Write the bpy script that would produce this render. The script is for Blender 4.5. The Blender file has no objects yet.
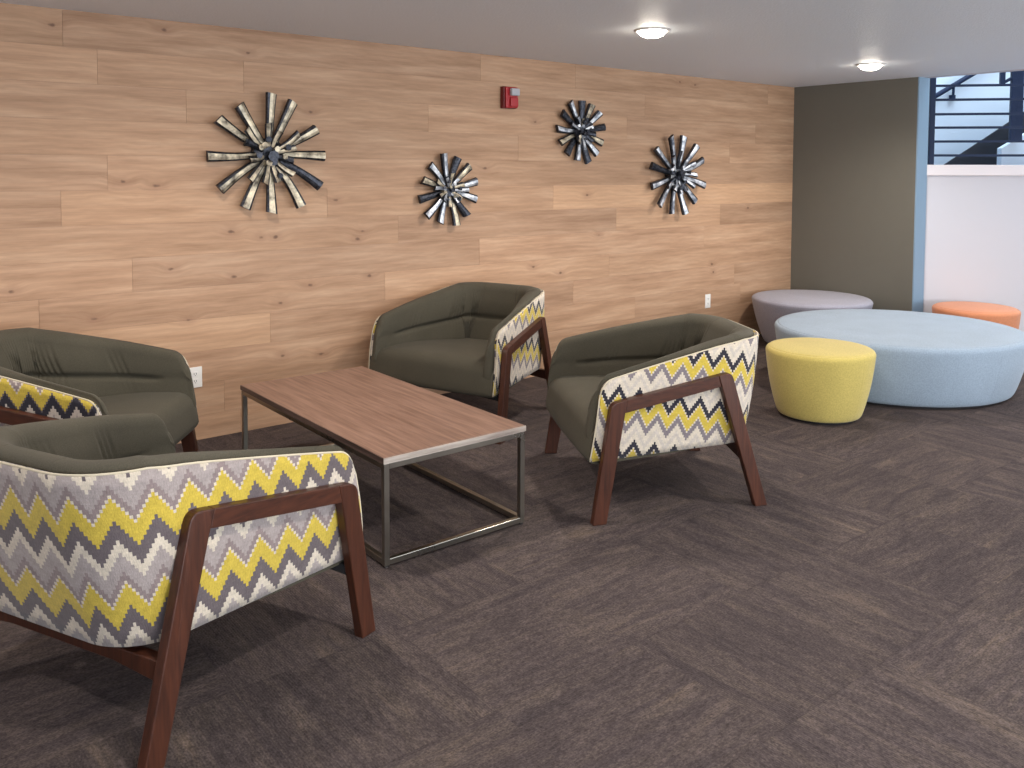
import bpy, bmesh, math, random
from mathutils import Vector, Matrix
random.seed(7)
C = bpy.context.scene.collection
sin, cos, pi, R = math.sin, math.cos, math.pi, math.radians

# ------------------------------------------------------------------ node helpers
def S(r, g, b):
    f = lambda c: (c/255/12.92) if c/255 <= .04045 else ((c/255+.055)/1.055)**2.4
    return (f(r), f(g), f(b), 1.0)

class NT:
    def __init__(s, name):
        s.m = bpy.data.materials.new(name); s.m.use_nodes = True
        s.t = s.m.node_tree; s.n = s.t.nodes; s.b = s.n['Principled BSDF']
    def link(s, a, b): s.t.links.new(a, b)
    def put(s, sock, v):
        if isinstance(v, bpy.types.NodeSocket): s.link(v, sock)
        else:
            try: sock.default_value = v
            except Exception:
                sock.default_value = (v[0], v[1], v[2]) if len(v) == 4 else (*v, 1)
    def M(s, op, a, b=None, c=None, clamp=False):
        n = s.n.new('ShaderNodeMath'); n.operation = op; n.use_clamp = clamp
        s.put(n.inputs[0], a)
        if b is not None: s.put(n.inputs[1], b)
        if c is not None: s.put(n.inputs[2], c)
        return n.outputs[0]
    def V(s, op, a, b=None):
        n = s.n.new('ShaderNodeVectorMath'); n.operation = op
        s.put(n.inputs[0], a)
        if b is not None:
            s.put(n.inputs[3 if op == 'SCALE' else 1], b)
        return n.outputs['Value'] if op in ('DISTANCE', 'LENGTH', 'DOT_PRODUCT') else n.outputs['Vector']
    def noise(s, vec, scale, detail=2, rough=.5, dist=0):
        n = s.n.new('ShaderNodeTexNoise'); s.put(n.inputs['Vector'], vec)
        n.inputs['Scale'].default_value = scale; n.inputs['Detail'].default_value = detail
        n.inputs['Roughness'].default_value = rough; n.inputs['Distortion'].default_value = dist
        return n.outputs['Fac']
    def ramp(s, f, stops, interp='LINEAR'):
        n = s.n.new('ShaderNodeValToRGB'); s.put(n.inputs[0], f)
        e = n.color_ramp.elements; n.color_ramp.interpolation = interp
        while len(e) < len(stops): e.new(1)
        for i, (p, c) in enumerate(stops): e[i].position = p
        for i, (p, c) in enumerate(stops): e[i].color = c
        return n.outputs['Color']
    def mix(s, f, a, b, mode='MIX'):
        n = s.n.new('ShaderNodeMix'); n.data_type = 'RGBA'; n.blend_type = mode
        s.put(n.inputs[0], f); s.put(n.inputs[6], a); s.put(n.inputs[7], b)
        return n.outputs[2]
    def mr(s, v, a, b, c=0., d=1., smooth=False):
        n = s.n.new('ShaderNodeMapRange'); s.put(n.inputs[0], v)
        if smooth: n.interpolation_type = 'SMOOTHSTEP'
        for i, x in enumerate((a, b, c, d)): n.inputs[i+1].default_value = x
        return n.outputs[0]
    def sep(s, v):
        n = s.n.new('ShaderNodeSeparateXYZ'); s.put(n.inputs[0], v); return n.outputs
    def comb(s, x, y, z=0.):
        n = s.n.new('ShaderNodeCombineXYZ')
        s.put(n.inputs[0], x); s.put(n.inputs[1], y); s.put(n.inputs[2], z); return n.outputs[0]
    def obj(s): return s.n.new('ShaderNodeTexCoord').outputs['Object']
    def uv(s): return s.n.new('ShaderNodeTexCoord').outputs['UV']
    def bump(s, h, strength=.3, dist=.01):
        n = s.n.new('ShaderNodeBump'); s.put(n.inputs['Height'], h)
        n.inputs['Strength'].default_value = strength; n.inputs['Distance'].default_value = dist
        s.link(n.outputs[0], s.b.inputs['Normal'])
    def done(s, col=None, rough=.5, metal=0., spec=None):
        if col is not None: s.put(s.b.inputs['Base Color'], col)
        s.put(s.b.inputs['Roughness'], rough); s.put(s.b.inputs['Metallic'], metal)
        if spec is not None: s.b.inputs['Specular IOR Level'].default_value = spec
        return s.m

def plain(name, col, rough=.6, metal=0., spec=None, bump=None, var=.0):
    t = NT(name); o = t.obj(); c = col
    if var:
        f = t.noise(o, 9, 3)
        c = t.mix(f, tuple(x*(1-var) for x in col[:3])+(1,), tuple(min(1, x*(1+var)) for x in col[:3])+(1,))
    if bump: t.bump(t.noise(o, bump[0], 3), bump[1], bump[2])
    return t.done(c, rough, metal, spec)

# ------------------------------------------------------------------ materials
def mat_carpet():
    t = NT('carpet_tiles'); p = t.sep(t.obj()); x, y = p[0], p[1]
    T = .59
    fi = t.M('FLOOR', t.M('DIVIDE', t.M('SUBTRACT', x, 1.55), T))
    fj = t.M('FLOOR', t.M('DIVIDE', t.M('SUBTRACT', y, 2.03), T))
    k = t.M('FLOORED_MODULO', t.M('SUBTRACT', fi, fj), 4.)
    dx = t.M('LESS_THAN', k, 1.5)
    # direction along / across the streaks
    al = t.M('ADD', t.M('MULTIPLY', dx, x), t.M('MULTIPLY', t.M('SUBTRACT', 1., dx), y))
    ac = t.M('ADD', t.M('MULTIPLY', dx, y), t.M('MULTIPLY', t.M('SUBTRACT', 1., dx), x))
    wn = t.n.new('ShaderNodeTexWhiteNoise'); wn.noise_dimensions = '3D'
    t.link(t.comb(fi, fj, 0.), wn.inputs['Vector']); rnd = wn.outputs['Value']
    off = t.M('MULTIPLY', rnd, 37.)
    a2 = t.comb(t.M('MULTIPLY', al, 2.0), t.M('MULTIPLY', ac, 12.), off)
    s1 = t.noise(a2, 1.0, 6, .72, .5)
    a3 = t.comb(t.M('MULTIPLY', al, 22.), t.M('MULTIPLY', ac, 60.), off)
    s2 = t.noise(a3, 1.0, 3, .6)
    a4 = t.comb(t.M('MULTIPLY', al, 110.), t.M('MULTIPLY', ac, 150.), off)
    s3 = t.noise(a4, 1.0, 2, .7)
    rib = t.M('SINE', t.M('MULTIPLY', ac, 2*pi/.0085))
    base = t.ramp(s1, [(.28, S(60, 53, 54)), (.47, S(74, 65, 64)), (.60, S(84, 74, 70)), (.80, S(110, 95, 83))])
    f2 = t.mr(s2, .3, .7, .80, 1.22)
    f3 = t.mr(s3, .25, .75, .5, 1.55)
    f4 = t.mr(rnd, 0., 1., .92, 1.07)
    f5 = t.M('MULTIPLY_ADD', rib, .04, 1.)
    f = t.M('MULTIPLY', t.M('MULTIPLY', f2, f3), t.M('MULTIPLY', f4, f5))
    # seams
    ex = t.M('PINGPONG', t.M('SUBTRACT', y, 2.03), T/2); fx = t.mr(ex, 0., .006, .82, 1.)
    f = t.M('MULTIPLY', f, fx)
    col = t.V('SCALE', base, f)
    t.bump(t.M('ADD', s3, t.M('MULTIPLY', rib, .15)), .5, .004)
    return t.done(col, .95, 0., .15)

KNOTS = [(1.00,2.408),(1.58,2.440),(2.08,2.351),(2.49,2.008),(1.60,1.050),(1.97,0.975),(2.66,1.436),(1.34,1.563),(1.52,1.538),(1.18,0.797),(1.69,0.737),(2.91,0.912),(2.47,0.885),(2.15,1.213),(2.24,1.209),(2.86,1.222),(2.82,1.170),(4.94,1.435),(5.08,1.098),(4.36,0.877),(4.65,0.809),(6.56,0.758),(6.58,0.681),(7.10,1.275),(1.96,1.253),(3.89,1.653),(0.77,0.984),(2.28,0.443),(2.55,0.421),(2.27,0.786),(6.28,2.422),(6.07,2.436),(4.38,2.014)]
def mat_planks():
    t = NT('oak_planks'); o = t.obj(); p = t.sep(o)
    at = t.n.new('ShaderNodeAttribute'); at.attribute_name = 'tone'
    tone = t.sep(at.outputs['Vector'])   # x brightness, y random offset, z warmth
    sc = t.comb(p[0], t.M('MULTIPLY', p[2], 1.9), 0.)
    d = None
    for (kx, kz) in KNOTS:
        q = t.V('DISTANCE', sc, (kx, kz*1.9, 0.))
        d = q if d is None else t.M('MINIMUM', d, q)
    off = t.M('MULTIPLY', tone[1], 53.)
    warp = t.M('MULTIPLY', t.mr(d, 0., .14, 1., 0., True), .03)
    zz = t.M('ADD', p[2], warp)
    g1 = t.noise(t.comb(t.M('MULTIPLY', p[0], 1.1), t.M('MULTIPLY', zz, 11.), off), 1.3, 5, .6, .15)
    g2 = t.noise(t.comb(t.M('MULTIPLY', p[0], 6.), t.M('MULTIPLY', zz, 160.), off), 1., 4, .6)
    w = t.n.new('ShaderNodeTexWave'); w.wave_type = 'BANDS'; w.bands_direction = 'Y'
    t.link(t.comb(t.M('MULTIPLY', p[0], .55), zz, off), w.inputs['Vector'])
    w.inputs['Scale'].default_value = 9; w.inputs['Distortion'].default_value = 6
    w.inputs['Detail'].default_value = 3; w.inputs['Detail Scale'].default_value = 1.1
    col = t.ramp(g1, [(.28, S(158, 122, 95)), (.5, S(182, 145, 116)), (.72, S(199, 164, 135))])
    col = t.mix(t.mr(tone[2], 0., 1., 0., .55), col, S(200, 160, 124))
    f = t.M('MULTIPLY', t.mr(g2, .25, .75, .90, 1.08), t.mr(w.outputs['Fac'], 0., 1., .95, 1.03))
    col = t.V('SCALE', col, t.M('MULTIPLY', f, tone[0]))
    kn = t.noise(o, 26, 3)
    dd = t.M('ADD', d, t.M('MULTIPLY', t.M('SUBTRACT', kn, .5), .05))
    halo = t.mr(dd, .012, .09, .28, 0., True)
    col = t.mix(halo, col, S(140, 100, 78))
    core = t.mr(dd, .003, .024, .72, 0., True)
    col = t.mix(core, col, S(88, 62, 52))
    t.bump(t.M('ADD', g2, t.M('MULTIPLY', g1, .5)), .15, .003)
    return t.done(col, .55, 0., .3)

def mat_chevron(name, bands, tilt=0., phase=0.):
    t = NT(name); uv = t.sep(t.uv()); u, v = uv[0], uv[1]
    c = .0092
    cu = t.M('MULTIPLY', t.M('FLOOR', t.M('DIVIDE', u, c)), c)
    P = c*12
    tri = t.M('DIVIDE', t.M('PINGPONG', cu, P/2), P/2)
    sh = t.M('MULTIPLY', tri, .076)
    vv = t.M('SUBTRACT', t.M('SUBTRACT', v, t.M('MULTIPLY', t.M('SUBTRACT', u, .3), tilt)), phase)
    w = t.M('ADD', vv, sh)
    cw = t.M('MULTIPLY', t.M('FLOOR', t.M('DIVIDE', w, c)), c)
    ph = t.M('DIVIDE', t.M('FLOORED_MODULO', t.M('SUBTRACT', cw, .04), c*27), c*27)
    nz = t.noise(t.comb(t.M('MULTIPLY', u, 2.5), t.M('MULTIPLY', v, 2.5), 0.), 1.6, 2)
    col = t.ramp(ph, bands, 'CONSTANT')
    # woven velvet ribs and shading of the cells
    fib = t.noise(t.comb(t.M('MULTIPLY', u, 300.), t.M('MULTIPLY', v, 90.), 0.), 1., 3, .6)
    blot = t.noise(t.comb(u, v, 0.), 40., 3, .6)
    fr = t.mr(fib, .25, .75, .76, 1.06)
    fr = t.M('MULTIPLY', fr, t.mr(blot, .25, .75, .82, 1.10))
    eu = t.M('PINGPONG', u, c/2)
    ev = t.M('PINGPONG', v, c/2)
    cell = t.mr(t.M('MINIMUM', eu, ev), 0., c*.18, .93, 1.)
    col = t.V('SCALE', col, t.M('MULTIPLY', fr, cell))
    t.bump(t.M('ADD', t.M('MULTIPLY', t.mr(ph, 0, 1), .4), t.M('ADD', blot, fib)), .35, .004)
    t.b.inputs['Sheen Weight'].default_value = .2
    return t.done(col, .85, 0., .2)

YEL, CRM, CR2 = S(208, 182, 74), S(218, 205, 186), S(204, 192, 180)
NAV, GRY, DGR, LGR, MAU = S(48, 46, 56), S(132, 122, 126), S(108, 98, 100), S(172, 160, 156), S(148, 132, 130)
# from low v to high v, in 27ths
def bands(lst):
    out = []; p = 0.
    for n, c in lst: out.append((p/27, c)); p += n
    return out
# two colourways of the cloth
B1 = bands([(3, LGR), (4, CRM), (6, DGR), (7, YEL), (1, CRM), (3, MAU), (3, LGR)])
B2 = bands([(4, CRM), (4, GRY), (1, CRM), (6, YEL), (1, CRM), (4, NAV), (4, CRM), (3, CR2)])
B3 = bands([(3, LGR), (4, CR2), (5, NAV), (1, DGR), (7, YEL), (1, CRM), (3, MAU), (3, CR2)])

def mat_green():
    t = NT('olive_felt_upholstery'); o = t.obj()
    f = t.noise(o, 260, 3, .6); g = t.noise(o, 5, 2)
    col = t.ramp(f, [(.25, S(67, 63, 53)), (.75, S(87, 82, 69))])
    col = t.V('SCALE', col, t.mr(g, .3, .7, .93, 1.06))
    t.bump(f, .25, .002); t.b.inputs['Sheen Weight'].default_value = .05
    t.b.inputs['Sheen Roughness'].default_value = .5
    return t.done(col, .9, 0., .2)

def mat_wood(name, dark, light, axis=2, rough=.4, scale=1., spec=.4):
    t = NT(name); p = t.sep(t.obj())
    st = [70., 70., 70.]; st[axis] = 4.
    v = t.comb(*[t.M('MULTIPLY', p[i], st[i]*scale) for i in range(3)])
    f = t.noise(v, 1., 5, .6, .3)
    col = t.ramp(f, [(.3, dark), (.7, light)])
    t.bump(f, .08, .002)
    return t.done(col, rough, 0., spec)

def mat_felt(name, col, rough=.95):
    t = NT(name); o = t.obj()
    f = t.noise(o, 120, 4, .65); g = t.noise(o, 4, 2)
    a = tuple(x*.84 for x in col[:3])+(1,); b = tuple(min(1, x*1.14) for x in col[:3])+(1,)
    c = t.ramp(f, [(.3, a), (.7, b)])
    c = t.V('SCALE', c, t.mr(g, .3, .7, .95, 1.04))
    t.bump(f, .3, .002); t.b.inputs['Sheen Weight'].default_value = .2
    return t.done(c, rough, 0., .15)

def mat_steel(name, dark, light, r0=.25, r1=.5, metal=1., sc=30):
    t = NT(name); o = t.obj()
    f = t.noise(o, sc, 4, .6)
    return t.done(t.ramp(f, [(.35, dark), (.65, light)]), t.mr(f, .3, .7, r0, r1), metal)

MT = dict(
    carpet=mat_carpet(), planks=mat_planks(), gap=plain('plank_gap', S(140, 108, 88), .8),
    chevA=mat_chevron('chevron_grey_yellow', B1, 0., .015), chevC=mat_chevron('chevron_navy_yellow', B2, .2, .0),
    chevD=mat_chevron('chevron_dark_yellow', B3, 0., .03), green=mat_green(),
    piping=plain('cream_piping', S(206, 194, 170), .85, bump=(300, .4, .002)),
    frame=mat_wood('red_brown_wood', S(54, 29, 20), S(84, 46, 31), 2, .38),
    framex=mat_wood('red_brown_wood_rail', S(54, 29, 20), S(84, 46, 31), 0, .38),
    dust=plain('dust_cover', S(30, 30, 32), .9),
    top=mat_wood('walnut_laminate', S(106, 79, 66), S(148, 117, 101), 1, .42, .7),
    edge=mat_wood('worn_edge', S(120, 106, 98), S(196, 184, 172), 0, .5, .6),
    edge_shade=mat_wood('worn_edge_shaded', S(60, 46, 42), S(110, 90, 82), 1, .5, .6),  # darker long sides: shade on the edge is put into the colour
    steel=mat_steel('raw_steel', S(150, 146, 138), S(172, 166, 154), .26, .32, 1., 3),
    grey=plain('greige_paint', S(110, 107, 98), .6, spec=.3, bump=(180, .1, .002), var=.03),
    end_cool_lit=plain('greige_paint_cool_lit', S(132, 156, 176), .6, spec=.3),  # greige wall end with cool daylight put into its colour
    white=plain('white_paint', S(206, 203, 208), .6, spec=.3, bump=(180, .06, .002)),
    cap=plain('white_ledge_paint', S(228, 218, 218), .45),
    stair=plain('stairwell_paint', S(206, 220, 234), .6),
    ceil=plain('ceiling_paint', S(228, 233, 240), .52, spec=.35, bump=(70, .5, .005)),
    navy=plain('navy_painted_steel', S(16, 34, 64), .5, spec=.25),
    dark=plain('dark_stair_steel', S(30, 34, 44), .6),
    blue=mat_felt('pale_blue_felt', S(148, 163, 178)), yellow=mat_felt('yellow_felt', S(192, 173, 98)),
    greyf=mat_felt('lilac_grey_felt', S(160, 158, 170)), orange=mat_felt('orange_felt', S(208, 136, 98)),
    base=plain('dark_plinth', S(34, 32, 34), .8),
    plate=plain('white_plastic', S(240, 236, 230), .35), slot=plain('dark_slot', S(50, 46, 44), .6),
    red=plain('red_plastic', S(170, 26, 34), .35), dred=plain('dark_red_plastic', S(110, 20, 26), .4),
    gun=mat_steel('gunmetal', S(40, 42, 48), S(84, 86, 94), .3, .55, .9, 60),
    brush=mat_steel('champagne_steel', S(96, 88, 78), S(240, 226, 198), .35, .6, .7, 14),
    silver=mat_steel('silver_steel', S(110, 118, 132), S(250, 252, 255), .35, .5, .6, 16),
    trim=plain('white_trim_ring', S(210, 204, 200), .4),
)
def mat_emit(name, col, st):
    t = NT(name); t.b.inputs['Emission Color'].default_value = col
    t.b.inputs['Emission Strength'].default_value = st
    return t.done((1, 1, 1, 1), .5)
MT['lamp'] = mat_emit('lamp_lens', S(255, 244, 226), 60.)
def mat_glass():
    t = NT('strobe_glass'); t.b.inputs['Transmission Weight'].default_value = .4
    return t.done(S(225, 225, 232), .15)
MT['lens'] = mat_glass()

# ------------------------------------------------------------------ object helpers
def link_mesh(name, me, mats, parent=None, smooth=False, loc=None):
    o = bpy.data.objects.new(name, me); C.objects.link(o)
    for m in (mats if isinstance(mats, (list, tuple)) else [mats]): me.materials.append(m)
    if smooth:
        for p in me.polygons: p.use_smooth = True
    if parent: o.parent = parent
    if loc: o.location = loc
    return o
def obj(name, bm, mats, parent=None, smooth=False, loc=None, bevel=0, seg=2, angle=None):
    bmesh.ops.recalc_face_normals(bm, faces=bm.faces[:])
    me = bpy.data.meshes.new(name); bm.to_mesh(me); bm.free()
    o = link_mesh(name, me, mats, parent, smooth, loc)
    if bevel:
        b = o.modifiers.new('b', 'BEVEL'); b.width = bevel; b.segments = seg; b.limit_method = 'ANGLE'; b.angle_limit = R(35)
    if angle:
        e = o.modifiers.new('e', 'EDGE_SPLIT'); e.split_angle = R(angle)
    return o
def tag(o, label, cat, group=None, kind=None):
    o['label'] = label; o['category'] = cat
    if group: o['group'] = group
    if kind: o['kind'] = kind
    return o
def thing(name, label, cat, loc=(0, 0, 0), rz=0, group=None):
    o = bpy.data.objects.new(name, None); C.objects.link(o)
    o.location = loc; o.rotation_euler = (0, 0, rz); o.empty_display_size = .1
    return tag(o, label, cat, group)
def struct(o): o['kind'] = 'structure'; return o
def box(bm, x0, x1, y0, y1, z0, z1, mi=0, M=None):
    vs = [Vector(p) for p in ((x0,y0,z0),(x1,y0,z0),(x1,y1,z0),(x0,y1,z0),(x0,y0,z1),(x1,y0,z1),(x1,y1,z1),(x0,y1,z1))]
    if M is not None: vs = [M @ v for v in vs]
    v = [bm.verts.new(p) for p in vs]; fs = []
    for f in ((0,3,2,1),(4,5,6,7),(0,1,5,4),(1,2,6,5),(2,3,7,6),(3,0,4,7)):
        F = bm.faces.new([v[i] for i in f]); F.material_index = mi; fs.append(F)
    return fs
def B(*a, **k):
    bm = bmesh.new(); box(bm, *a, **k); return bm
def lathe(bm, prof, n=64, sx=1., sy=1., mi=0, cx=0, cy=0):
    rings = []
    for r, z in prof:
        if r < 1e-5: rings.append([bm.verts.new((cx, cy, z))]); continue
        rings.append([bm.verts.new((cx+r*sx*cos(2*pi*i/n), cy+r*sy*sin(2*pi*i/n), z)) for i in range(n)])
    for a, b in zip(rings, rings[1:]):
        for i in range(n):
            j = (i+1) % n
            if len(a) == 1 and len(b) == 1: continue
            if len(a) == 1: f = bm.faces.new((a[0], b[j], b[i]))
            elif len(b) == 1: f = bm.faces.new((a[i], a[j], b[0]))
            else: f = bm.faces.new((a[i], a[j], b[j], b[i]))
            f.material_index = mi
def loft(bm, secs, closed=True, caps=True, mi=0):
    rows = [[bm.verts.new(p) for p in s] for s in secs]; n = len(rows[0])
    for a, b in zip(rows, rows[1:]):
        for i in range(n if closed else n-1):
            j = (i+1) % n; f = bm.faces.new((a[i], a[j], b[j], b[i])); f.material_index = mi
    if caps and closed:
        for s in (rows[0], rows[-1]):
            f = bm.faces.new(s); f.material_index = mi
    return rows
def tube(bm, pts, r, n=8, mi=0):
    pts = [Vector(p) for p in pts]; secs = []
    up = Vector((0, 0, 1))
    for i, p in enumerate(pts):
        d = (pts[min(i+1, len(pts)-1)] - pts[max(i-1, 0)]).normalized()
        a = d.cross(up)
        if a.length < 1e-4: a = d.cross(Vector((1, 0, 0)))
        a.normalize(); b = a.cross(d)
        secs.append([p + a*r*cos(2*pi*k/n) + b*r*sin(2*pi*k/n) for k in range(n)])
    loft(bm, secs, mi=mi)

# ------------------------------------------------------------------ room shell
YW, XG, YE, H = 5.26, 7.84, 3.955, 2.497
X0, YB, XR = -2.6, -3.2, 12.5
struct(obj('floor', B(X0-.2, XR+.2, YB-.2, 8.0, -.1, 0), MT['carpet']))
struct(obj('ceiling', B(X0, 7.90, YB, YW, H, H+.25), MT['ceil']))

# wood wall: boards in rows, joints where the photograph shows them
JT = {0: [1.9, 4.1, 6.2], 1: [1.2, 3.2, 5.52, 7.0], 2: [2.2, 4.79, 6.9], 3: [.9, 3.03, 5.2], 4: [1.38, 3.84, 6.44], 5: [.3, 3.14, 5.28, 6.67],
      6: [1.02, 2.6, 4.57], 7: [1.26, 3.5, 5.7], 8: [.4, 2.2, 4.21, 6.8], 9: [1.7, 3.39, 5.4, 7.2], 10: [1.22, 2.05, 5.62], 11: [1.05, 3.85, 4.80, 7.39], 12: [2.0, 5.]}
TONE = {(3,2): 1.06, (4,2): 1.08, (2,1): .97, (2,2): 1.05, (6,3): 1.13, (10,0): 1.06, (10,1): 1.03, (10,2): .96, (9,0): 1.02, (5,1): .97, (5,2): .93, (5,3): 1.06,
        (7,2): .93, (7,3): .91, (11,1): .92, (11,0): .9, (11,2): .98, (11,3): .92, (6,0): .97, (6,1): 1.04, (5,4): .9, (1,2): 1.04, (1,3): .98}
WARM = {(6,3): .9, (2,0): .7, (1,0): .9, (6,1): .5, (9,1): .4, (5,3): .5, (8,1): .3}
def plank_wall():
    bm = bmesh.new(); lay = bm.loops.layers.float_color.new('tone')
    rnd = random.Random(5); pitch = .1955; z = .148 - pitch; row = -1
    while z < H:
        z0, z1 = max(0, z), min(H, z+pitch)
        js = [X0 - .3] + JT.get(row, [2., 4.2, 6.4]) + [XG]
        for i in range(len(js)-1):
            g = .0007
            a, b = js[i]+g, js[i+1]-g
            fs = box(bm, max(a, X0), b, YW, YW+.02, z0+g, z1-g*.4)
            tn = TONE.get((row, i), rnd.uniform(.93, 1.06)); wm = WARM.get((row, i), rnd.uniform(0, .35)); of = rnd.random()
            for f in fs:
                for l in f.loops: l[lay] = (tn, of, wm, 1)
        z += pitch; row += 1
    fs = box(bm, X0-.2, XG+.2, YW+.0035, YW+.22, 0, H+.25, mi=1)
    for f in fs:
        for l in f.loops: l[lay] = (.5, 0, 0, 1)
    return struct(obj('wall_back', bm, [MT['planks'], MT['gap']]))
plank_wall()
struct(obj('wall_right', B(XG, XG+.186, YE+.012, YW, 0, H), MT['grey']))
struct(obj('wall_right_end', B(XG, XG+.192, YE, YE+.012, 0, H), MT['end_cool_lit']))  # end face of the grey wall, cool daylight painted on
struct(obj('wall_left', B(X0-.2, X0, YB, YW, 0, H+.25), MT['white']))
# wall behind the camera with a long row of windows
bm = bmesh.new()
box(bm, X0, XR, YB-.2, YB, 0, .5); box(bm, X0, XR, YB-.2, YB, 2.35, 5.2)
for x in (X0, .4, 3.2, 6.0, 8.8, XR-.6): box(bm, x, x+(.25 if x > X0 else .6), YB-.2, YB, .5, 2.35)
struct(obj('wall_front', bm, MT['white']))
struct(obj('wall_lobby', B(XR, XR+.2, YB, 8.0, 0, 5.2), MT['white']))

# half wall of the stair, set at an angle behind the column
nx, ny = .745, .667; tx, ty = .667, -.745
ANG = math.atan2(ty, tx)
def stairM(off):  # local x along the wall, local y away from the room
    k = off - (8.04*nx + 3.98*ny)
    return Matrix.Translation((8.04+nx*k, 3.98+ny*k, 0)) @ Matrix.Rotation(ANG, 4, 'Z')
o = struct(obj('wall_stair', B(.0, 4.6, 0, .13, 0, 1.60), MT['white'])); o.matrix_world = stairM(8.65)
o = struct(obj('trim_2', B(-.03, 4.6, -.03, .16, 1.60, 1.70), MT['cap'], bevel=.006)); o.matrix_world = stairM(8.65)
o = struct(obj('wall_stairwell', B(-1.6, 6, 0, .15, 0, 5.2), MT['stair'])); o.matrix_world = stairM(10.6)
struct(obj('wall_landing', B(XG+.186, 8.06, YW-.1, 8.0, 0, 5.2), MT['stair']))
struct(obj('wall_above', B(7.90, 8.02, YB, YW, H, 5.2), MT['white']))

# railing on the half wall
rl = thing('stair_railing', 'navy steel railing with horizontal bars standing on the white half wall', 'railing')
rl.matrix_world = stairM(8.72)
for x in (.07, 1.35, 2.7): obj('post', B(x-.024, x+.024, -.02, .02, 1.70, 2.70), MT['navy'], rl, bevel=.003)
for z in (1.788, 1.918, 2.047, 2.172, 2.306, 2.436): obj('bar', B(.08, 2.7, -.011, .011, z-.011, z+.011), MT['navy'], rl)
obj('top_rail', B(.04, 2.74, -.03, .03, 2.70, 2.735), MT['navy'], rl, bevel=.003)
# upper flight seen between the bars
o = struct(obj('wall_knee', (lambda bm: (loft(bm, [[(.96, y, 0), (1.7, y, 0), (1.7, y, 2.13), (1.36, y, 2.13), (1.06, y, 1.94), (.96, y, 1.875)] for y in (0, .12)]), bm)[1])(bmesh.new()), MT['stair']))
o.matrix_world = stairM(9.5)
sf = thing('staircase', 'dark stair flight climbing to the right behind the railing', 'staircase'); sf.matrix_world = stairM(10.0)
bm = bmesh.new(); loft(bm, [[(.3, y, 1.40), (1.75, y, 1.40), (1.75, y, 2.56), (.95, y, 1.98), (.3, y, 1.52)] for y in (0, .04)])
obj('stringer', bm, MT['dark'], sf)
for k in range(7):
    obj('tread', B(.5+k*.2, .74+k*.2, .045, .5, 1.50+k*.15, 1.54+k*.15), MT['dark'], sf)
np_ = thing('stair_newel', 'thick navy newel post with a small bracket beyond the railing', 'post'); np_.matrix_world = stairM(9.4)
obj('post', B(1.0, 1.05, 0, .05, 1.94, 2.9), MT['navy'], np_, bevel=.003)
obj('outer_post', B(1.055, 1.12, .02, .07, 1.94, 2.9), MT['navy'], np_, bevel=.003)
bm = bmesh.new(); box(bm, .895, .94, 0, .04, 2.50, 2.66); box(bm, .895, 1.0, 0, .04, 2.63, 2.66)
tube(bm, [(.92, .02, 2.52), (1.0, .02, 2.565)], .016)
obj('bracket', bm, MT['navy'], np_)
hr = thing('wall_handrail', 'sloping navy handrail on a round bracket on the bright stairwell wall', 'handrail'); hr.matrix_world = stairM(10.52)
bm = bmesh.new(); tube(bm, [(.56, 0, 2.458), (.63, 0, 2.50), (1.6, 0, 3.11)], .028, 10); obj('rail', bm, MT['navy'], hr, True)
bm = bmesh.new(); tube(bm, [(.80, 0, 2.58), (.80, .01, 2.50), (.80, .06, 2.48)], .015, 8); lathe(bm, [(0, 2.44), (.035, 2.44), (.035, 2.50), (0, 2.50)], 16, cx=.80, cy=.04)
obj('bracket', bm, MT['navy'], hr)

# ------------------------------------------------------------------ armchair
L = .835; W = .522; SP = R(8.25); TS = math.tan(SP)
SF = R(6.4)
def fp(side, s, z, inset):   # side-frame coordinates -> chair local
    inset = inset + .028*min(1, max(0, z/.6))*min(1, max(0, (.75-s)/.6))
    d = (cos(SF), side*sin(SF)); n = (-sin(SF), side*cos(SF))
    return Vector((d[0]*(s-L) - n[0]*inset, side*(W+.018) + d[1]*(s-L) - n[1]*inset, z))
def slab(side, poly, i0, i1):
    bm = bmesh.new(); loft(bm, [[fp(side, s, z, i) for s, z in poly] for i in (i0, i1)]); return bm

def upath(xf, hw0, xb, rc, n_side=26, n_arc=14, n_back=22, lean=0.):
    """half U in plan, from the front of the right side (-y) to the middle of the back; mirrored to a full U"""
    d = Vector((-cos(SP), sin(SP)))          # rearward along the right side (y negative, moves in)
    f = Vector((xf, -(hw0 + (xf)*TS) - lean))
    # corner start: where the arc that is tangent to side line and back line begins
    ang = pi/2 - SP                          # turning angle
    tl = rc*math.tan(ang/2)
    corner = f + d*((xb - xf)/d.x)
    a = corner - d*tl; b = corner + Vector((0, 1))*tl
    cen = b + Vector((rc, 0))
    pts = [f.lerp(a, i/n_side) for i in range(n_side)]
    a0 = math.atan2(a.y-cen.y, a.x-cen.x); a1 = math.atan2(b.y-cen.y, b.x-cen.x)
    while a1 > a0: a1 -= 2*pi
    if a0 - a1 > pi: a1 += 2*pi
    pts += [cen + Vector((cos(a0+(a1-a0)*i/n_arc), sin(a0+(a1-a0)*i/n_arc)))*rc for i in range(n_arc)]
    m = Vector((xb, 0))
    pts += [b.lerp(m, i/n_back) for i in range(n_back+1)]
    return pts + [Vector((p.x, -p.y)) for p in reversed(pts[:-1])]
UB = upath(.024, .488, -.842, .20)
UT = upath(-.018, .494, -.938, .26)
NU = len(UT)
ARC = [0.]
for i in range(1, NU): ARC.append(ARC[-1] + (UT[i]-UT[i-1]).length)
TOT = ARC[-1]
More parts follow.
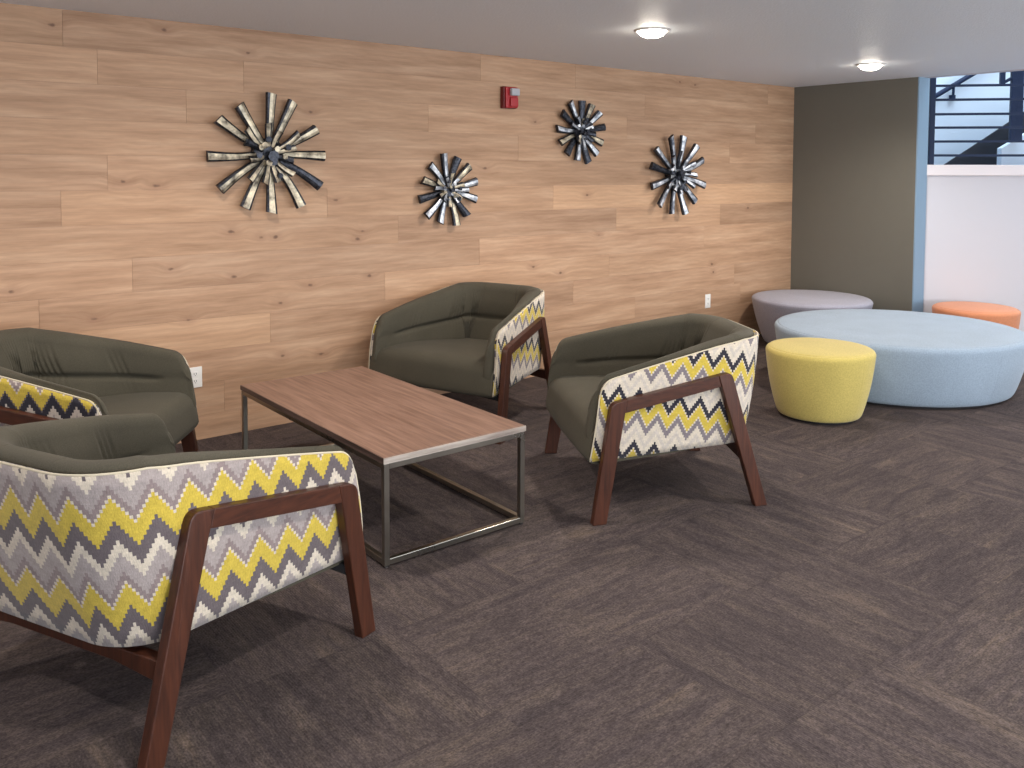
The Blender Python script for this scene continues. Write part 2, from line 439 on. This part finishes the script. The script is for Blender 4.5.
def rim(i):
    p = UT[i]; s = p.x + L
    z = .655 + (.815 - s)*.232 if s > .0 else .655+.815*.232
    k = (.815 - s)/.775
    z = .648 + .167*min(1, max(0, k))**.94
    zb = .812
    # soft blend into the level back rim
    z = min(z, zb) - .006*math.exp(-((z-zb)/.02)**2)
    fr = (-.022 - p.x)                       # distance from the front edge
    r = .06
    if fr < r: z -= r*(1 - math.sqrt(max(0, 1-((r-fr)/r)**2)))*.95
    return z
RIM = [rim(i) for i in range(NU)]
ZB = .300
def shell_pt(i, z, inset=0.):
    k = (z - ZB)/(RIM[i]-ZB) if RIM[i] > ZB else 0
    k2 = (z - ZB)/(.80-ZB)
    b, t = UB[i], UT[i]
    s = t.x + L
    # side columns: front edge slants; use own rim for the front columns, the common height elsewhere
    w = min(1, max(0, (s-.5)/.3)); kk = k*w + k2*(1-w)
    p = b.lerp(t, kk)
    a = UT[max(i-1, 0)]; c = UT[min(i+1, NU-1)]
    d = (c - a).normalized(); n = Vector((d.y, -d.x))   # path runs front-right -> back -> front-left; inward normal
    mid = Vector((-.4, 0))
    if (mid - p).dot(n) < 0: n = -n
    bul = .010*sin(pi*min(1, max(0, kk)))
    p = p + n*(inset - bul)
    return Vector((p.x, p.y, z))
def make_shell(mat, parent):
    bm = bmesh.new(); uvl = bm.loops.layers.uv.new('UVMap')
    NZ = 14; TH = .022
    def zz(i, k): b = ZB - .018*min(1, max(0, (UT[i].x+.75)/.75)); return b + (RIM[i]-b)*k/NZ
    out = [[bm.verts.new(shell_pt(i, zz(i, k), 0)) for k in range(NZ+1)] for i in range(NU)]
    inn = [[bm.verts.new(shell_pt(i, zz(i, k), TH)) for k in range(NZ+1)] for i in range(NU)]
    def q(vs, uvs):
        f = bm.faces.new(vs); f.smooth = True
        for l, u in zip(f.loops, uvs): l[uvl].uv = u
    u = [a - TOT/2 for a in ARC]
    for i in range(NU-1):
        for k in range(NZ):
            U4 = [(u[i], zz(i,k)), (u[i+1], zz(i+1,k)), (u[i+1], zz(i+1,k+1)), (u[i], zz(i,k+1))]
            q((out[i][k], out[i+1][k], out[i+1][k+1], out[i][k+1]), U4)
            q((inn[i][k+1], inn[i+1][k+1], inn[i+1][k], inn[i][k]), [U4[3], U4[2], U4[1], U4[0]])
        q((out[i][NZ], out[i+1][NZ], inn[i+1][NZ], inn[i][NZ]), [(u[i], zz(i,NZ)), (u[i+1], zz(i+1,NZ))]*2)
        q((inn[i][0], inn[i+1][0], out[i+1][0], out[i][0]), [(u[i], zz(i,0)), (u[i+1], zz(i+1,0))]*2)
    for i in (0, NU-1):
        for k in range(NZ):
            q((out[i][k], out[i][k+1], inn[i][k+1], inn[i][k]), [(u[i], zz(i,k)), (u[i], zz(i,k+1)), (u[i]+.01, zz(i,k+1)), (u[i]+.01, zz(i,k))])
    me = bpy.data.meshes.new('outer_shell'); bmesh.ops.recalc_face_normals(bm, faces=bm.faces[:]); bm.to_mesh(me); bm.free()
    sh = link_mesh('outer_shell', me, mat, parent)
    bm = bmesh.new()
    pts = [shell_pt(0, zz(0, k), .004) + Vector((.004, 0, 0)) for k in range(0, NZ)]
    pts += [shell_pt(i, RIM[i], .006) + Vector((0, 0, .003)) for i in range(0, NU)]
    pts += [shell_pt(NU-1, zz(NU-1, k), .004) + Vector((.004, 0, 0)) for k in range(NZ-1, -1, -1)]
    tube(bm, pts, .0034, 8)
    obj('piping', bm, MT['piping'], sh, True)
    return sh

def make_back_cushion(parent):
    bm = bmesh.new(); secs = []
    NI = 30
    def section(i, shrink=0., fwd=0.):
        t = UT[i]; s = t.x + L
        back = min(1, max(0, (.55 - s)/.45)); back = back*back*(3-2*back)
        T = .072 + .062*back; zr = RIM[i]
        zs = .37
        ext = .012 + .055*back                # extra thickness lower down
        zc = .545 + .055*min(1, max(0, (.65-s)/.6))
        cd = .026*min(1, max(0, (.70 - s)/.10))    # crease depth, fades before the arm front
        a = ARC[i]; am = min(a, TOT-a)
        P = [(.0235, .36), (.0235, zr-.03), (.024, zr+.002), (.032, zr+.014), (T*.42, zr+.021), (T*.68, zr+.018), (T*.86, zr+.006), (T*.97, zr-.012)]
        for j in range(NI+1):
            f = j/NI; z = (zr-.03)*(1-f) + zs*f
            dd = T + ext*f**1.2
            dd += .014*sin(pi*min(1, max(0, (zr-.03-z)/max(.02, zr-.03-zc)))) * (1 if z > zc else 0) * (.3+.7*back)
            dd += .016*sin(pi*min(1, max(0, (zc-z)/(zc-zs)))) * (1 if z <= zc else 0) * (.3+.7*back)
            dd -= cd*math.exp(-((z-zc)/.010)**2)
            # pleats pulled into the crease near the rear corners and on the arms
            for c0, amp, cnt, sp in ((.60, .015, 6, .026), (.93, .013, 5, .028), (.30, .008, 3, .026)):
                for m in range(cnt):
                    cx = c0 + m*sp + (z-zc)*(.30 if c0 < .7 else -.1)
                    lim = math.exp(-((z-zc-.05)/.075)**2)
                    dd -= amp*lim*math.exp(-((am-cx)/.0055)**2)
            P.append((dd, z))
        P.append((.05, zs-.02))
        pts = [shell_pt(i, z, 0.) + (shell_pt(i, z, d)-shell_pt(i, z, 0.)) for d, z in P]
        if shrink:
            cen = sum(pts, Vector())/len(pts)
            pts = [cen + (p-cen)*(1-shrink) + Vector((fwd, 0, 0)) for p in pts]
        return pts
    ends = [(.55, .022), (.28, .018), (.10, .010)]
    secs = [section(0, a, b) for a, b in ends]
    # finer columns than the shell: interpolate between neighbours
    secs += [section(i) for i in range(NU)]
    secs += [section(NU-1, a, b) for a, b in reversed(ends)]
    loft(bm, secs)
    o = obj('back_cushion', bm, MT['green'], parent, True)
    return o
# denser path for the pleats
def densify(P, m=3):
    out = []
    for a, b in zip(P, P[1:]):
        out += [a.lerp(b, k/m) for k in range(m)]
    return out + [P[-1]]
UB, UT = densify(UB), densify(UT); NU = len(UT); ARC = [0.]
for i in range(1, NU): ARC.append(ARC[-1] + (UT[i]-UT[i-1]).length)
TOT = ARC[-1]; RIM = [rim(i) for i in range(NU)]

def make_seat(parent):
    bm = bmesh.new()
    prof = [(-.83, .32), (-.82, .43), (-.70, .452), (-.50, .470), (-.32, .482), (-.20, .488), (-.12, .486)]
    for a in range(0, 91, 15):
        prof.append((-.055 + .088*sin(R(a)), .405 + .078*cos(R(a))))
    prof += [(.042, .345), (.046, .31), (.042, .285), (.028, .270), (-.03, .266), (-.3, .275), (-.6, .295)]
    secs = []; n = 28
    for k in range(n+1):
        u = -1 + 2*k/n; au = abs(u)
        drop = .016*max(0, (au-.8)/.2)**2.2; fr = .010*max(0, (au-.85)/.15)**2
        row = []
        for x, z in prof:
            hw = .498 + x*TS - .0215
            if x < -.5: hw = min(hw, .47 + x*.14 - max(0, -x-.64)*.6)
            zz = z - (drop if z > .30 else 0) - (.012*(u*u) if z > .42 else 0)
            xx = x - (fr if x > -.06 else 0) + (.010*(1-u*u) if x > -.02 else 0)
            row.append(Vector((xx, u*hw, zz)))
        secs.append(row)
    loft(bm, secs)
    return obj('seat_cushion', bm, MT['green'], parent, True, angle=60)

def make_chair(mat, label, loc, deg, group):
    t = thing('armchair', label, 'armchair', loc, R(deg), group)
    make_shell(mat, t); make_back_cushion(t); make_seat(t)
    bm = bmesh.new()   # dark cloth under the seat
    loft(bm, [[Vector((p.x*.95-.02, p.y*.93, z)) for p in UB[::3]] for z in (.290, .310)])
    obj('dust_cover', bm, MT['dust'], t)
    def rc(poly, idx, r, n=5):   # round one polygon corner
        P = [Vector(p) for p in poly]; a, b, c = P[idx-1], P[idx], P[(idx+1) % len(P)]
        p0 = b + (a-b).normalized()*r; p1 = b + (c-b).normalized()*r
        arc = [p0.lerp(b, k/n).lerp(b.lerp(p1, k/n), k/n) for k in range(n+1)]
        return P[:idx] + arc + P[idx+1:]
    th = .038
    ro, fo = (.138, .664), (.775, .562)
    for sd in (-1, 1):
        rear = rc([(-.050, 0), (.016, 0), (.212, .6522), ro], 3, .035)
        front = rc([(.797, 0), (.866, 0), fo, (.695, .5750)], 2, .035)
        rail = [(.1970, .5965), (.7070, .5135), (.695, .5750), (.212, .6522)]
        obj('leg', slab(sd, rear, 0, th), MT['frame'], t, bevel=.004)
        obj('leg', slab(sd, front, 0, th), MT['frame'], t, bevel=.004)
        obj('arm_rail', slab(sd, rail, .001, th-.001), MT['framex'], t, bevel=.003)
    for s, z0, z1 in ((.050, .215, .278), (.775, .235, .272)):
        a, b = fp(-1, s, z0, .03), fp(1, s, z0, .03); bm = bmesh.new()
        loft(bm, [[Vector((a.x-.02, y, z0 + e)), Vector((a.x+.02, y, z0+e)), Vector((a.x+.02, y, z1)), Vector((a.x-.02, y, z1))]
                  for y, e in ((a.y, 0), (a.y*.55, .02), (b.y*.55, .02), (b.y, 0))])
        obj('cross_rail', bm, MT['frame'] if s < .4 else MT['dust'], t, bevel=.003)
    return t
CG = 'armchairs around the coffee table'
make_chair(MT['chevA'], 'armchair in the near left foreground, grey and yellow chevron shell seen from behind', (1.234, 3.143, 0), 24.9, CG)
make_chair(MT['chevC'], 'armchair by the plank wall behind the far end of the coffee table, seat facing left', (2.965, 4.580, 0), -160.3, CG)
make_chair(MT['chevC'], 'armchair right of the coffee table with navy and yellow chevron side, beside the yellow stool', (3.010, 3.309, 0), 151.4, CG)
make_chair(MT['chevD'], 'armchair at the far left against the plank wall, beside the double wall socket', (1.203, 4.275, 0), -38.7, CG)

# ------------------------------------------------------------------ coffee table
tx0, tx1, ty0, ty1, tz = 1.753, 2.500, 3.060, 4.612, .462
t = thing('coffee_table', 'long low coffee table with brown wood top and open steel frame', 'table', ((tx0+tx1)/2, (ty0+ty1)/2, 0))
hx, hy = (tx1-tx0)/2, (ty1-ty0)/2
obj('table_top', B(-hx+.003, hx-.003, -hy+.003, hy-.003, tz-.026, tz), MT['top'], t, bevel=.002)
bm = bmesh.new(); box(bm, -hx, hx, -hy, -hy+.003, tz-.026, tz-.001); box(bm, -hx, hx, hy-.003, hy, tz-.026, tz-.001)
box(bm, -hx, -hx+.003, -hy+.003, hy-.003, tz-.026, tz-.001, 1); box(bm, hx-.003, hx, -hy+.003, hy-.003, tz-.026, tz-.001, 1)
obj('edge_band', bm, [MT['edge'], MT['edge_shade']], t)
q = .025; e = .004
for sx in (-1, 1):
    for sy in (-1, 1):
        xa, xb = sorted((sx*(hx-e), sx*(hx-e-q))); ya, yb = sorted((sy*(hy-e), sy*(hy-e-q)))
        lg = obj('leg', B(xa, xb, ya, yb, .008, tz-.026), MT['steel'], t, bevel=.002)
        bm = bmesh.new(); lathe(bm, [(0, 0), (.011, 0), (.011, .008), (0, .008)], 16, cx=(xa+xb)/2, cy=(ya+yb)/2); obj('foot_pad', bm, MT['slot'], lg)
for z0 in (.010, tz-.026-q):
    for sy in (-1, 1):
        ya, yb = sorted((sy*(hy-e), sy*(hy-e-q))); obj('rail', B(-hx+e+q, hx-e-q, ya, yb, z0, z0+q), MT['steel'], t, bevel=.002)
    for sx in (-1, 1):
        xa, xb = sorted((sx*(hx-e), sx*(hx-e-q))); obj('rail', B(xa, xb, -hy+e+q, hy-e-q, z0, z0+q), MT['steel'], t, bevel=.002)

# ------------------------------------------------------------------ ottomans
def ottoman(name, label, cat, x, y, rt, rb, h, mat, ratio=1., rot=0., group=None, edge=.03, crown=.02):
    t = thing(name, label, cat, (x, y, 0), rot, group)
    prof = [(0, .018), (rb-.03, .018), (rb-.008, .022), (rb, .035)]
    n = 14; zt = h - edge*1.1
    for k in range(1, n+1):
        f = k/n; prof.append((rb + (rt-rb)*(f**.86) + .008*sin(pi*f), .035 + (zt-.035)*f))
    for a in range(15, 76, 15): prof.append((rt - edge + edge*cos(R(a)), zt + edge*1.0*sin(R(a))))
    rT, zT = prof[-1]
    bm = bmesh.new(); lathe(bm, prof + [(rT-.01, zT-.01), (0, zT-.01)], 96, 1, ratio)
    obj('body', bm, mat, t, True)
    bm = bmesh.new(); tp = [(rT-.004, zT-.008), (rT+.0005, zT)]
    for k in range(1, 13):
        f = k/12; tp.append((rT*cos(f*pi/2), zT + crown*(sin(f*pi/2))))
    tp[-1] = (0, zT+crown)
    lathe(bm, tp, 96, 1, ratio); obj('top_panel', bm, mat, t, True)
    bm = bmesh.new(); lathe(bm, [(0, 0), (rb-.045, 0), (rb-.045, .018), (0, .018)], 64, 1, ratio)
    obj('base', bm, MT['base'], t)
    for a in (.4, 2.5, 4.6):
        bm = bmesh.new(); pts = [((r-.0008)*cos(a), (r-.0008)*sin(a)*ratio, z) for r, z in prof[3:]]
        tube(bm, pts, .0016, 6); obj('seam', bm, mat, t, True)
    return t
OG = 'round felt ottomans by the half wall'
ottoman('ottoman', 'yellow round stool standing in front of the big pale blue ottoman', 'ottoman', 5.185, 3.243, .350, .272, .464, MT['yellow'], group=OG)
ottoman('ottoman', 'very large pale blue oval ottoman behind the yellow stool', 'ottoman', 6.442, 3.375, .868, .780, .448, MT['blue'], .92/.88, 4.079, OG, .035, .016)
ottoman('ottoman', 'lilac grey round ottoman in the corner of plank wall and dark wall', 'ottoman', 7.288, 4.662, .545, .43, .450, MT['greyf'], group=OG)
ottoman('ottoman', 'small orange round ottoman beside the white half wall', 'ottoman', 7.935, 3.44, .350, .28, .445, MT['orange'], group=OG)

# ------------------------------------------------------------------ wall sculptures
def sculpture(label, x, z, Rad, n, ph, faces, seed):
    t = thing('wall_sculpture', label, 'wall sculpture', (x, YW, z), 0, 'starburst metal sculptures on the plank wall')
    rnd = random.Random(seed)
    k = Rad/.36; kw = k**.25
    def spoke(name, ang, r0, r1, y0, y1, w0, w1, th, mat):
        bm = bmesh.new(); secs = []
        d = Vector((cos(ang), 0, sin(ang))); s = Vector((-sin(ang), 0, cos(ang)))
        tw = rnd.uniform(-.35, .35); bend = rnd.uniform(-.012, .012)*k
        N = 7
        for j in range(N):
            f = j/(N-1); r = r0 + (r1-r0)*f
            w = (w0 + (w1-w0)*f - .12*w0*sin(pi*f))/2; h = th/2*(.8+.4*f)
            c = d*r + s*bend*sin(pi*f) + Vector((0, -(y0+(y1-y0)*f), 0))
            a = tw*f; out = Vector((0, -1, 0))
            S2 = s*cos(a) + out*sin(a); O2 = out*cos(a) - s*sin(a)
            secs.append([c + S2*(w*p) + O2*(h*q_) for p, q_ in ((-1, -1), (-1, .5), (-.62, 1), (0, 1.25), (.62, 1), (1, .5), (1, -1))])
        # skewed mitre at the tip
        sk = rnd.uniform(-.3, .3)
        secs[-1] = [p + d*(sk*((p - secs[-1][3]).dot(s))) for p in secs[-1]]
        rows = [[bm.verts.new(p) for p in q_] for q_ in secs]
        for a_, b_ in zip(rows, rows[1:]):
            for i in range(7):
                jx = (i+1) % 7; f = bm.faces.new((a_[i], a_[jx], b_[jx], b_[i])); f.material_index = 0 if i in (2, 3) else 1
        for rr in (rows[0], rows[-1]):
            f = bm.faces.new(rr); f.material_index = 1
        cap = bmesh.ops.inset_region(bm, faces=[f for f in bm.faces if len(f.verts) == 7][-1:], thickness=.003*k, depth=-.012*k)
        obj(name, bm, [mat, MT['gun']], t)
    for i in range(n):
        a = ph + 2*pi*i/n + rnd.uniform(-.06, .06)
        spoke('spoke', a, .05*k, Rad*rnd.uniform(.93, 1.04), .045*k, (.055 + .02*(i % 2))*k, .042*kw, .066*kw, .026*kw, MT[faces[i % len(faces)]])
    for i in range(n):
        a = ph + .2 + 2*pi*i/n + rnd.uniform(-.1, .1)
        spoke('short_spoke', a, .03*k, Rad*rnd.uniform(.36, .60), .06*k, .105*k, .030*kw, .046*kw, .020*kw, MT[faces[(i*2+1) % len(faces)]])
    for i in range(11):
        a = i*2.4 + rnd.uniform(-.3, .3) if i else 0; rr = (.025 + .0085*i)*k if i else 0
        bm = bmesh.new(); r_ = (rnd.uniform(.015, .022) if i else .034)*k; y1 = -rnd.uniform(.10, .14)*k
        M = Matrix.Translation((rr*cos(a), 0, rr*sin(a))) @ Matrix.Rotation(pi/2, 4, 'X') @ Matrix.Rotation(rnd.uniform(-.25, .25), 4, 'Y') @ Matrix.Rotation(rnd.uniform(-.25, .25), 4, 'X')
        lathe(bm, [(0, .02*k), (r_*.6, .02*k), (r_*.6, -y1-.01), (r_, -y1-.004), (r_, -y1), (0, -y1)], 8)
        bm.transform(M)
        obj('stud', bm, MT[faces[i % len(faces)]] if i % 2 else MT['gun'], t)
    bm = bmesh.new(); lathe(bm, [(0, 0), (.10*k, 0), (.10*k, .05*k), (.05*k, .075*k), (0, .075*k)], 12); bm.transform(Matrix.Rotation(pi/2, 4, 'X'))
    obj('back_plate', bm, MT['gun'], t)
sculpture('largest starburst sculpture at far left of the plank wall, champagne coloured spokes', 2.185, 1.730, .375, 12, R(1), ['brush']*9 + ['brush', 'brush', 'gun'], 3)
sculpture('small grey starburst sculpture, the lower of the two small ones', 3.538, 1.492, .258, 12, R(14), ['silver', 'brush', 'gun', 'silver'], 11)
sculpture('small dark starburst sculpture placed highest, just right of the red alarm', 4.835, 1.955, .258, 13, R(8), ['gun', 'silver', 'brush', 'gun', 'silver'], 19)
sculpture('large silver starburst sculpture nearest to the dark wall on the right', 5.985, 1.599, .365, 12, R(18), ['silver', 'silver', 'silver', 'silver', 'silver', 'gun', 'silver'], 23)

# ------------------------------------------------------------------ small wall fittings
t = thing('fire_alarm', 'red fire alarm with clear strobe high on the plank wall', 'fire alarm', (4.095, YW, 2.186))
obj('back_box', B(-.062, .062, -.045, 0, -.082, .082), MT['dred'], t, bevel=.005)
obj('cover', B(-.052, .062, -.062, -.045, -.078, .078), MT['red'], t, bevel=.006)
obj('sounder', B(-.018, .055, -.078, -.062, -.07, .0), MT['red'], t, bevel=.006)
obj('strobe_lens', B(-.022, .058, -.095, -.062, .012, .068), MT['lens'], t, bevel=.010, seg=3)
def outlet(label, x, z, w, h, duplex=True):
    t = thing('wall_socket', label, 'wall socket', (x, YW, z))
    obj('face_plate', B(-w/2, w/2, -.006, 0, -h/2, h/2), MT['plate'], t, bevel=.002)
    for dz in ((-.022, .022) if duplex else (0,)):
        r = obj('receptacle', B(-.017, .017, -.009, -.006, dz-.014, dz+.014), MT['plate'], t, bevel=.002)
        bm = bmesh.new(); box(bm, -.008, -.005, -.0095, -.009, dz-.004, dz+.006); box(bm, .005, .008, -.0095, -.009, dz-.004, dz+.006); box(bm, -.002, .002, -.0095, -.009, dz-.011, dz-.007)
        obj('slots', bm, MT['slot'], r)
outlet('double white wall socket low on the planks right of the far left armchair', 1.722, .386, .085, .125)
outlet('narrow white wall plate low on the planks above the right armchair', 6.503, .411, .075, .13)

# ------------------------------------------------------------------ ceiling lights
def downlight(x, y, label, power=26.):
    t = thing('ceiling_light', label, 'ceiling light', (x, y, H), 0, 'recessed ceiling lights')
    bm = bmesh.new(); lathe(bm, [(.086, 0), (.112, 0), (.112, -.004), (.100, -.012), (.086, -.010), (.086, 0)], 48); obj('trim_ring', bm, MT['trim'], t, True)
    bm = bmesh.new(); lathe(bm, [(.085, -.004), (.082, -.018), (.068, -.034), (.040, -.045), (0, -.049)], 40); obj('lens', bm, MT['lamp'], t, True)
    l = bpy.data.lights.new('lamp', 'SPOT'); l.energy = power*8; l.color = (1.0, .92, .84); l.shadow_soft_size = .07
    l.spot_size = R(160); l.spot_blend = .8
    o = bpy.data.objects.new('lamp', l); C.objects.link(o); o.parent = t; o.location = (0, 0, -.08)
PW = 13.2
downlight(4.01, 3.70, 'lit round ceiling light nearer the middle, above the right armchair', PW)
downlight(6.63, 3.75, 'lit round ceiling light near the dark wall, above the big ottoman', PW)
downlight(1.39, 3.72, 'lit round ceiling light above the left armchairs, just out of view', PW)
downlight(-1.2, 3.7, 'lit round ceiling light farthest left, beyond the left edge of view', PW)
for x, y in ((1.39, 1.1), (4.01, 1.1), (6.63, 1.1)):
    downlight(x, y, 'lit round ceiling light in the row behind the viewer', PW)

# ------------------------------------------------------------------ daylight and ceiling fill
def area(name, loc, rot, sx, sy, e, col):
    l = bpy.data.lights.new(name, 'AREA'); l.shape = 'RECTANGLE'; l.size = sx; l.size_y = sy; l.energy = e; l.color = col
    o = bpy.data.objects.new(name, l); C.objects.link(o); o.location = loc; o.rotation_euler = rot
    return o
# daylight through the windows behind the camera (light enters towards +Y, slightly downwards)
area('window_daylight', (4.2, YB+.02, 1.8), (R(90), 0, 0), 12.5, 1.1, 140, (.88, .94, 1.0))
# unseen uplight added by the windows to brighten the ceiling
area('ceiling_fill', (4.2, YB+.06, .95), (R(128), 0, 0), 12.5, .9, 390, (.92, .96, 1.0))
# skylight over the stair
area('skylight', (9.6, 3.6, 5.1), (0, 0, 0), 3.0, 4.5, 270, (.74, .88, 1.0))

w = bpy.data.worlds.new('world'); bpy.context.scene.world = w; w.use_nodes = True
w.node_tree.nodes['Background'].inputs[0].default_value = (.80, .90, 1.0, 1); w.node_tree.nodes['Background'].inputs[1].default_value = .8

# ------------------------------------------------------------------ camera
cd = bpy.data.cameras.new('camera'); cam = bpy.data.objects.new('camera', cd); C.objects.link(cam)
F = Vector((.62429439, .77929969, -.05430016)); Rv = Vector((.78054442, -.62509388, .00283682)); U = Vector((.03173196, .0441547, .99852063))
m = Matrix(((Rv.x, U.x, -F.x, 0), (Rv.y, U.y, -F.y, 0), (Rv.z, U.z, -F.z, 1.6305), (0, 0, 0, 1)))
cam.matrix_world = m
cd.sensor_width = 36; cd.lens = 871.27/1024*36; cd.shift_x = -6.4665/1024; cd.shift_y = -165.51/1024; cd.clip_start = .05
sc = bpy.context.scene; sc.camera = cam
sc.view_settings.view_transform = 'Standard'; sc.view_settings.look = 'None'; sc.view_settings.gamma = 1.; sc.view_settings.use_curve_mapping = False
sc.view_settings.exposure = -.08
